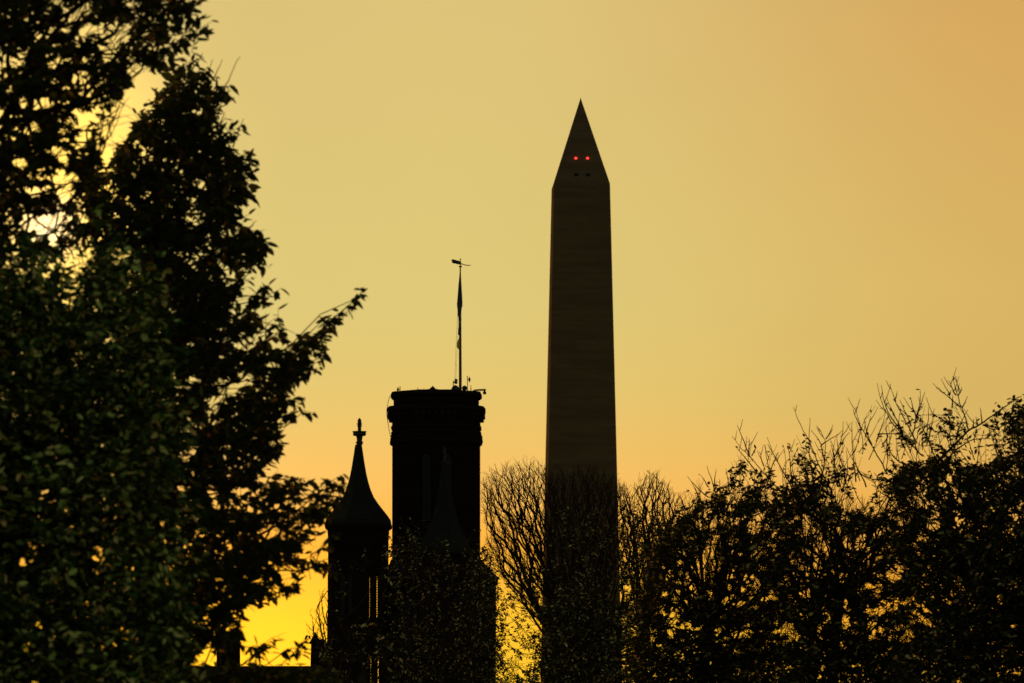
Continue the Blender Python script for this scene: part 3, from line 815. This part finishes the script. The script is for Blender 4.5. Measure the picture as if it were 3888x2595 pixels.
ta, ba = leafy_tree('leafy_tree', 'near leafy tree cut by the upper left corner, bright sky gaps through its crown', 44, 1.3, -250, (-250, 500), regA, GAPS_L, .076, M_LEAF_HIGH, droop=.4, twig_len=.24)
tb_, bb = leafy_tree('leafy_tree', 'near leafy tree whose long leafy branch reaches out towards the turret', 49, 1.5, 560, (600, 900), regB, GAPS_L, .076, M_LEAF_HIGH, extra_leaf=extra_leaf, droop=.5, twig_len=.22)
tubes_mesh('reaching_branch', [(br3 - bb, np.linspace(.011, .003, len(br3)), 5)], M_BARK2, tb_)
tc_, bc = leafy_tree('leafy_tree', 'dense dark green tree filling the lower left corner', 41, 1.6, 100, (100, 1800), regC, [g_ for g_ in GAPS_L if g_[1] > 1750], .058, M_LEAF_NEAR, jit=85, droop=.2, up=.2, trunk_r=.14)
shoots(tb_, bb, 49, [[(770, 203), (725, 275)], [(812, 228), (795, 265), (784, 345)], [(847, 228), (785, 345)], [(911, 213), (850, 340), (790, 425)], [(926, 449), (885, 560)], [(943, 592), (920, 640)], [(855, 425), (830, 485)], [(973, 840), (945, 870)]], .006, forks=False)

# --- right, three leafy trees with bare shoots
GR = 'leafy trees along the right'
GAPS_R = [(2690, 2150, 60, 60), (2760, 2290, 40, 25), (2620, 2220, 30, 40), (3090, 2095, 38, 26), (3090, 2160, 50, 32), (3010, 2200, 50, 32), (3060, 1980, 22, 26), (3180, 2020, 28, 20), (3480, 1900, 28, 18), (3540, 2010, 14, 26),
          (3510, 2020, 20, 40), (3300, 2100, 18, 20), (3160, 2050, 20, 12), (2870, 2110, 20, 20), (2940, 2360, 26, 14), (2970, 2440, 30, 14), (3000, 2410, 22, 14), (3340, 2190, 14, 10), (2560, 2330, 14, 14), (2880, 2010, 22, 16),
          (3640, 1880, 24, 34), (3600, 1830, 22, 24), (3345, 2390, 12, 14), (2800, 2300, 30, 12)]
for _ in range(430):                                                   # chinks where the glow shows through
    gx_ = rg_.uniform(2420, 3560); gy_ = rg_.uniform(1880, 2440); r_ = rg_.uniform(8, 22)
    GAPS_R.append((gx_, gy_, r_, r_ * rg_.uniform(.6, 1.1)))
for _ in range(160):
    r_ = rg_.uniform(6, 11); GAPS_R.append((rg_.uniform(2380, 3888), rg_.uniform(2000, 2595), r_, r_))
r1 = [([(2500, 2040), (2590, 1965), (2660, 1910), (2740, 1890), (2830, 1865), (2900, 1870), (2990, 1890), (3060, 2000), (3040, 2330), (2420, 2330), (2440, 2230), (2480, 2100)], 8.5),
      ([(2400, 2330), (3000, 2330), (3000, 2800), (2380, 2800)], 11)]
r1s = [([(2640, 1870), (2700, 1820), (2780, 1770), (2850, 1750), (2920, 1800), (2990, 1780), (2960, 1900), (2600, 1960)], .9)]
r2 = [([(2860, 2100), (2900, 1950), (2960, 1890), (3030, 1860), (3100, 1835), (3150, 1880), (3200, 1940), (3300, 1910), (3380, 1840), (3430, 1780), (3490, 1880), (3480, 2330), (2860, 2330)], 9),
      ([(2980, 2330), (3460, 2330), (3460, 2800), (2980, 2800)], 11.5)]
r2s = [([(2960, 1890), (3020, 1740), (3080, 1650), (3110, 1700), (3160, 1720), (3170, 1780), (3260, 1790), (3380, 1770), (3380, 1900), (3050, 1920)], 1.1)]
r3 = [([(3400, 1830), (3450, 1770), (3560, 1755), (3640, 1760), (3720, 1775), (3790, 1750), (3888, 1700), (4300, 1600), (4300, 2000), (3400, 2000)], 8),
      ([(3400, 2000), (4300, 2000), (4300, 2800), (3420, 2800)], 13)]
r3s = [([(3360, 1690), (3420, 1600), (3480, 1570), (3520, 1600), (3540, 1560), (3640, 1590), (3700, 1650), (3800, 1560), (3900, 1500), (4200, 1450), (4200, 1700), (3800, 1760), (3400, 1780)], 1.1),
       ([(3800, 1590), (3850, 1540), (3920, 1520), (4200, 1480), (4200, 1700), (3830, 1680)], 3.5)]
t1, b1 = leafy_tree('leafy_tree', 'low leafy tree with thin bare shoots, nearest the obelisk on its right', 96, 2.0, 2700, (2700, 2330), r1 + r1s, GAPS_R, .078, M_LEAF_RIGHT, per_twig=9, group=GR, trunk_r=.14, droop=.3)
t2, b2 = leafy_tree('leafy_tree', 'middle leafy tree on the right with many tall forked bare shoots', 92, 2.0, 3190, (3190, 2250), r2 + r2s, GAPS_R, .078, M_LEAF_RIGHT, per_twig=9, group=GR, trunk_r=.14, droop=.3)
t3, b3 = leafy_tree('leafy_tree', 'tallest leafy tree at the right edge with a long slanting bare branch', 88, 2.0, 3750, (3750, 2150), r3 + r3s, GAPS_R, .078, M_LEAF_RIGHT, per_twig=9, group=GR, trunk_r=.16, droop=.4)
shoots(t1, b1, 96, [[(2684, 1769), (2705, 1830), (2720, 1880)], [(2611, 1809), (2640, 1845), (2690, 1890)], [(2664, 1806), (2690, 1850)], [(2719, 1783), (2712, 1850)], [(2733, 1818), (2735, 1880)], [(2755, 1779), (2765, 1830), (2770, 1880)], [(2770, 1786), (2778, 1850)], [(2799, 1798), (2790, 1830), (2765, 1880)],
                    [(2780, 1656), (2815, 1705), (2845, 1730), (2890, 1785), (2925, 1821), (2990, 1900)], [(2799, 1614), (2822, 1670), (2843, 1725)], [(2845, 1664), (2843, 1725)], [(2792, 1695), (2830, 1740), (2870, 1790)], [(2872, 1696), (2855, 1730)],
                    [(2912, 1660), (2930, 1710), (2944, 1744), (2983, 1806), (3010, 1860)], [(2905, 1690), (2912, 1745), (2925, 1810), (2930, 1860)], [(2955, 1718), (2940, 1750), (2920, 1800)], [(2882, 1715), (2900, 1770)], [(2625, 1830), (2660, 1900)], [(2575, 1870), (2600, 1930)]], .0098, leafy=.35, mat_=M_LEAF_RIGHT)
shoots(t2, b2, 92, [[(2990, 1679), (2998, 1730), (3004, 1790), (3010, 1850)], [(3011, 1545), (3034, 1605), (3067, 1664), (3095, 1730), (3124, 1802), (3160, 1870)], [(3075, 1588), (3073, 1630), (3070, 1700), (3080, 1780), (3090, 1850)], [(3109, 1626), (3124, 1655), (3136, 1668), (3133, 1720), (3128, 1775), (3110, 1850)], [(3163, 1614), (3152, 1645), (3136, 1668)],
                    [(3080, 1635), (3110, 1670), (3120, 1690), (3130, 1750)], [(3165, 1662), (3140, 1675), (3120, 1690)], [(3201, 1599), (3199, 1650), (3190, 1690), (3166, 1737), (3170, 1800), (3180, 1850)], [(3226, 1641), (3200, 1676), (3185, 1710), (3166, 1737)], [(3178, 1648), (3182, 1710), (3200, 1770), (3210, 1840)], [(3235, 1599), (3234, 1660), (3239, 1725), (3250, 1830)],
                    [(3250, 1545), (3258, 1590), (3270, 1630), (3300, 1676), (3330, 1730), (3370, 1800)], [(3238, 1555), (3250, 1590), (3272, 1632)], [(3280, 1588), (3290, 1640), (3310, 1690)], [(3305, 1580), (3298, 1620), (3285, 1660)], [(3212, 1700), (3240, 1750), (3270, 1800), (3290, 1850)], [(3260, 1680), (3240, 1720)], [(3155, 1690), (3168, 1735)], [(3150, 1710), (3180, 1790), (3190, 1850)],
                    [(3215, 1710), (3218, 1800), (3200, 1860)], [(3245, 1780), (3300, 1822), (3380, 1822)], [(3060, 1700), (3090, 1760), (3130, 1830)]], .0102, leafy=.3, mat_=M_LEAF_RIGHT)
shoots(t3, b3, 88, [[(3881, 1505), (3862, 1511), (3810, 1550), (3759, 1584), (3728, 1610), (3677, 1633), (3630, 1685), (3579, 1733), (3540, 1780)]], .018, forks=False)
shoots(t3, b3, 88, [[(3617, 1430), (3625, 1475), (3640, 1510), (3648, 1545), (3668, 1590), (3677, 1633)], [(3564, 1473), (3590, 1500), (3615, 1520), (3648, 1547)], [(3604, 1445), (3616, 1480), (3632, 1502)], [(3628, 1432), (3619, 1442)], [(3652, 1470), (3648, 1490), (3638, 1502)], [(3673, 1508), (3662, 1535), (3652, 1550)], [(3610, 1484), (3605, 1503)], [(3617, 1500), (3615, 1550)],
                    [(3332, 1457), (3340, 1500), (3352, 1545), (3385, 1605), (3420, 1645), (3460, 1690), (3500, 1730)], [(3346, 1465), (3356, 1530), (3385, 1590), (3425, 1640)], [(3378, 1457), (3390, 1500), (3405, 1540), (3425, 1575), (3450, 1620), (3480, 1680)], [(3406, 1488), (3405, 1510), (3395, 1520)], [(3495, 1480), (3494, 1530), (3480, 1580), (3465, 1650)], [(3512, 1488), (3498, 1530), (3480, 1590)],
                    [(3365, 1510), (3390, 1570), (3430, 1640)], [(3417, 1520), (3440, 1570), (3460, 1620)], [(3457, 1512), (3470, 1560), (3480, 1590)], [(3525, 1547), (3525, 1600), (3515, 1680)], [(3547, 1552), (3540, 1610), (3520, 1690)], [(3723, 1549), (3728, 1608)], [(3698, 1592), (3695, 1620)], [(3707, 1583), (3712, 1615)], [(3675, 1556), (3650, 1600), (3630, 1670)],
                    [(3800, 1670), (3740, 1665), (3690, 1668), (3640, 1700), (3600, 1740)], [(3830, 1600), (3780, 1640), (3730, 1612)], [(3360, 1620), (3372, 1660), (3350, 1690)], [(3360, 1670), (3380, 1720), (3420, 1760)], [(3420, 1648), (3330, 1650)]], .0102, leafy=.45, mat_=M_LEAF_RIGHT)

# finer shoots everywhere along the tops, thinning out into the sky
TOPS = np.array([(2500, 1960), (2560, 1890), (2620, 1825), (2690, 1785), (2780, 1690), (2860, 1700), (2930, 1700), (3010, 1600), (3080, 1630), (3200, 1640), (3260, 1580), (3340, 1490), (3400, 1510), (3500, 1500), (3560, 1580), (3620, 1530), (3700, 1610), (3800, 1590), (3888, 1530)], float)
rs_ = np.random.default_rng(31)
for tree_, base_, D_, x0_, x1_, n_ in ((t1, b1, 96, 2520, 2960, 22), (t2, b2, 92, 2960, 3400, 26), (t3, b3, 88, 3380, 3880, 22)):
    ls = []
    for _ in range(n_):
        x_ = rs_.uniform(x0_, x1_); yt = np.interp(x_, TOPS[:, 0], TOPS[:, 1]) + rs_.uniform(10, 130); L_ = rs_.uniform(110, 230); lean = rs_.normal(0, .28)
        ls.append([(x_ + lean * L_ * f_ + 9 * math.sin(3 * f_ + x_), yt + L_ * f_) for f_ in (0, .3, .6, 1)])
    shoots(tree_, base_, D_, ls, .0062, leafy=.55, mat_=M_LEAF_RIGHT)

# --- foliage in front of the castle and of the obelisk's foot
GM = 'small-leaved trees in front of the castle'
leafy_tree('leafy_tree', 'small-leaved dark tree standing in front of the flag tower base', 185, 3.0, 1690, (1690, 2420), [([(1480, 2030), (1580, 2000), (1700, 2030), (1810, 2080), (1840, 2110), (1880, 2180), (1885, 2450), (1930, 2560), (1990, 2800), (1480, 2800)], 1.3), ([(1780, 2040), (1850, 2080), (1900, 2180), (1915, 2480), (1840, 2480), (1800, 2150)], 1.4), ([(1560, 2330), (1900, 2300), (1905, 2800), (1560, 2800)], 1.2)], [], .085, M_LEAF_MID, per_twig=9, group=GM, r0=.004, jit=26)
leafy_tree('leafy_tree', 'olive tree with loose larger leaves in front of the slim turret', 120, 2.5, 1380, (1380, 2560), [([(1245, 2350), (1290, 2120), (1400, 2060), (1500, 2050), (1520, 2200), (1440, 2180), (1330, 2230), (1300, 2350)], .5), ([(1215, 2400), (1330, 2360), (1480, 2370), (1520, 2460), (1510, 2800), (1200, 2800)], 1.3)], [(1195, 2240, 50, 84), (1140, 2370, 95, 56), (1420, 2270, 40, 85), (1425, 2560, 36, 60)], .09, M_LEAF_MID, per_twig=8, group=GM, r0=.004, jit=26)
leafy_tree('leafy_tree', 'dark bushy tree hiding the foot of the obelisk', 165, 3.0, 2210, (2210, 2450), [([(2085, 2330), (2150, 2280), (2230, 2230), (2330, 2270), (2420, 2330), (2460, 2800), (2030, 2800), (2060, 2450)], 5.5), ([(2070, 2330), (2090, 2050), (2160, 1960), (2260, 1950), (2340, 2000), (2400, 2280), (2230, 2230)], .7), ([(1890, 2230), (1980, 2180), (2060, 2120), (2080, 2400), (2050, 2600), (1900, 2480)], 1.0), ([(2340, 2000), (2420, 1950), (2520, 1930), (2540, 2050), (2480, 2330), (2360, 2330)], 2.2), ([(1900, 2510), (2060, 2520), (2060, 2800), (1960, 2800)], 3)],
           [(1950, 2535, 40, 50)], .085, M_LEAF_MID, per_twig=9, group=GM, r0=.004, jit=26)


# --- bare trees
def bare_tree(label, D, trunk_px, fork_py, poly, n_pts, n_limbs, trunk_r, group, seed, rmin=.0125):
    """Vase-shaped bare tree: long limbs fan out from a fork, twigs fill the crown volume and all run outwards."""
    R = np.random.default_rng(seed)
    b = at(trunk_px, 1300, D); b[2] = 0
    t = thing('bare_tree', b, label, 'tree', group)
    fork = at(trunk_px, fork_py, D)
    xs = [p[0] for p in poly]; ys = [p[1] for p in poly]
    half = (max(xs) - min(xs)) / 2; mid = (max(xs) + min(xs)) / 2; rad_m = half * D / FPX

    def sample(n):
        A = np.zeros((0, 2))
        while len(A) < n:
            a = np.stack([R.uniform(min(xs), max(xs), n * 3), R.uniform(min(ys), max(ys), n * 3)], 1)
            A = np.concatenate([A, a[in_poly(a[:, 0], a[:, 1], poly)]])
        A = A[:n]
        dep = R.uniform(-1, 1, n) * rad_m * np.sqrt(np.maximum(1 - ((A[:, 0] - mid) / half) ** 2, .05)) * .8
        return at(A[:, 0], A[:, 1], D + dep)

    X = [fork]; par = [-1]
    # limbs: spread evenly over the crown's outer surface
    cand = sample(n_limbs * 14)
    u = cand - fork; far = np.linalg.norm(u, axis=1); u = u / far[:, None]
    ids = [int(np.argmax(far))]
    dist = 1 - u @ u[ids[0]]
    while len(ids) < n_limbs:
        i = int(np.argmax(dist * far ** .5)); ids.append(i); dist = np.minimum(dist, 1 - u @ u[i])
    for i in ids:
        tip = cand[i] * .88 + fork * .12; L_ = np.linalg.norm(tip - fork); n = max(5, int(L_ / .3))
        side = np.array([(tip - fork)[0], (tip - fork)[1], 0]); bow = R.uniform(-.05, .12); ph = R.uniform(0, 6); wob = R.normal(0, .03, 3) * L_
        prev = 0; k0 = R.uniform(0, .12)
        for q in range(1, n + 1):
            f = q / n
            p = fork + (tip - fork) * (k0 * 0 + f) + side * bow * math.sin(math.pi * f) + wob * math.sin(ph + 5 * f) * f + R.normal(0, .03, 3)
            X.append(p); par.append(prev); prev = len(X) - 1
    nl = len(X)
    pts = sample(n_pts)
    pts = pts[np.argsort(np.linalg.norm(pts - fork, axis=1))]
    XX = np.empty((nl + n_pts, 3)); XX[:nl] = X
    par = np.array(par + [0] * n_pts)
    for c, p in enumerate(pts):
        m_ = nl + c
        v = p - XX[:m_]; d = np.linalg.norm(v, axis=1) + 1e-6
        rdir = p - fork; rdir = rdir / np.linalg.norm(rdir) * .85 + np.array([0, 0, .18]); rdir /= np.linalg.norm(rdir)
        cosv = (v @ rdir) / d
        cost = d * (1 + 5 * np.maximum(.72 - cosv, 0) * 2)
        cost[0] += 50
        j = int(np.argmin(cost)); XX[m_] = p; par[m_] = j
    size = np.ones(len(XX))
    kids = [[] for _ in range(len(XX))]
    for i in range(len(XX) - 1, 0, -1): size[par[i]] += size[i]; kids[par[i]].append(i)
    rr = rmin * np.maximum(size, 1) ** .42
    rr = np.minimum(rr, trunk_r * .5)
    pol = []; done = np.zeros(len(XX), bool)
    # follow the thickest child so that each branch is one smooth tapering tube
    stack = [(0, c) for c in kids[0]]
    while stack:
        a, c = stack.pop()
        chain = [a, c]
        while kids[chain[-1]]:
            ks = sorted(kids[chain[-1]], key=lambda k: -size[k]); stack += [(chain[-1], k) for k in ks[1:]]; chain.append(ks[0])
        P = XX[chain]; Rr = rr[chain].copy(); Rr[0] = min(Rr[0], Rr[1] * 1.15)
        d = P[-1] - P[-2]; d /= np.linalg.norm(d)
        P = np.concatenate([P, [P[-1] + d * R.uniform(.1, .3) + np.array([0, 0, .05])]]); Rr = np.concatenate([Rr, [rmin * .5]])
        if len(P) > 3: P[1:-1] = P[1:-1] * .6 + .2 * (P[:-2] + P[2:])
        pol.append((P, Rr, 5 if Rr[1] > .04 else 3))
        for q in range(2, len(P)):                                     # short side spurs
            for _ in range(2):
                if R.random() < .66:
                    sv = R.normal(0, 1, 3); dd = P[q] - P[q - 1]; dd /= np.linalg.norm(dd); sv -= dd * sv.dot(dd); sv /= np.linalg.norm(sv)
                    o = P[q - 1] + (P[q] - P[q - 1]) * R.random(); Ls = R.uniform(.08, .3)
                    e = o + (dd * .8 + sv * .55) * Ls
                    pol.append((np.array([o, (o + e) / 2 + np.array([0, 0, -.01]), e]), np.array([rmin * .75, rmin * .65, rmin * .4]), 3))
    tubes_mesh('crown', [(p - b, r, k) for p, r, k in pol], M_BARK2, t)
    tubes_mesh('trunk', [(np.array([b, b + (fork - b) * .5, fork, fork + np.array([0, 0, .6])]) - b, np.array([trunk_r * 1.4, trunk_r, trunk_r * .7, trunk_r * .3]), 10)], M_BARK, t)
    return t

GB = 'bare trees behind the leafy ones'
bare_tree('tall bare vase-shaped tree with fine twigs in front of the obelisk shaft', 250, 2180, 2520,
          [(1828, 1860), (1845, 1800), (1862, 1818), (1880, 1785), (1900, 1805), (1922, 1778), (1945, 1795), (1970, 1768), (1990, 1785), (2005, 1755), (2030, 1780), (2062, 1778), (2090, 1795), (2110, 1780), (2160, 1800), (2200, 1780), (2255, 1785), (2290, 1800), (2330, 1810), (2352, 1850), (2390, 1890), (2370, 2100), (2320, 2300), (2180, 2420), (2060, 2380), (1960, 2280), (1880, 2160), (1845, 2040)],
          4200, 34, .2, GB, 11, .0074)
bare_tree('bare twiggy tree just right of the obelisk, half hidden by leaves', 240, 2440, 2420,
          [(2352, 1860), (2375, 1850), (2400, 1880), (2440, 1830), (2475, 1795), (2500, 1815), (2520, 1850), (2545, 1880), (2580, 1880), (2600, 1930), (2580, 2080), (2500, 2250), (2440, 2330), (2390, 2200), (2350, 2000)], 950, 16, .17, GB, 12, .009)
bare_tree('low bare tree with fine twigs among the leafy trees on the right', 220, 2680, 2420,
          [(2600, 1960), (2625, 1870), (2660, 1880), (2700, 1930), (2780, 1960), (2860, 1990), (2900, 2050), (2850, 2200), (2700, 2330), (2600, 2250), (2570, 2080)], 380, 12, .12, GB, 13, .0085)
bare_tree('bare tree seen through gaps beneath the forked shoots on the right', 210, 3080, 2400,
          [(2960, 2050), (3010, 1930), (3080, 1860), (3180, 1880), (3280, 1900), (3320, 1990), (3260, 2150), (3100, 2300), (2990, 2220)], 380, 12, .12, GB, 14, .0085)
bare_tree('tiny bare tree showing against the yellow sky left of the turret', 330, 1255, 2520,
          [(1170, 2400), (1180, 2340), (1205, 2300), (1225, 2240), (1250, 2220), (1262, 2300), (1250, 2440), (1200, 2440)], 90, 7, .1, GB, 15, .012)
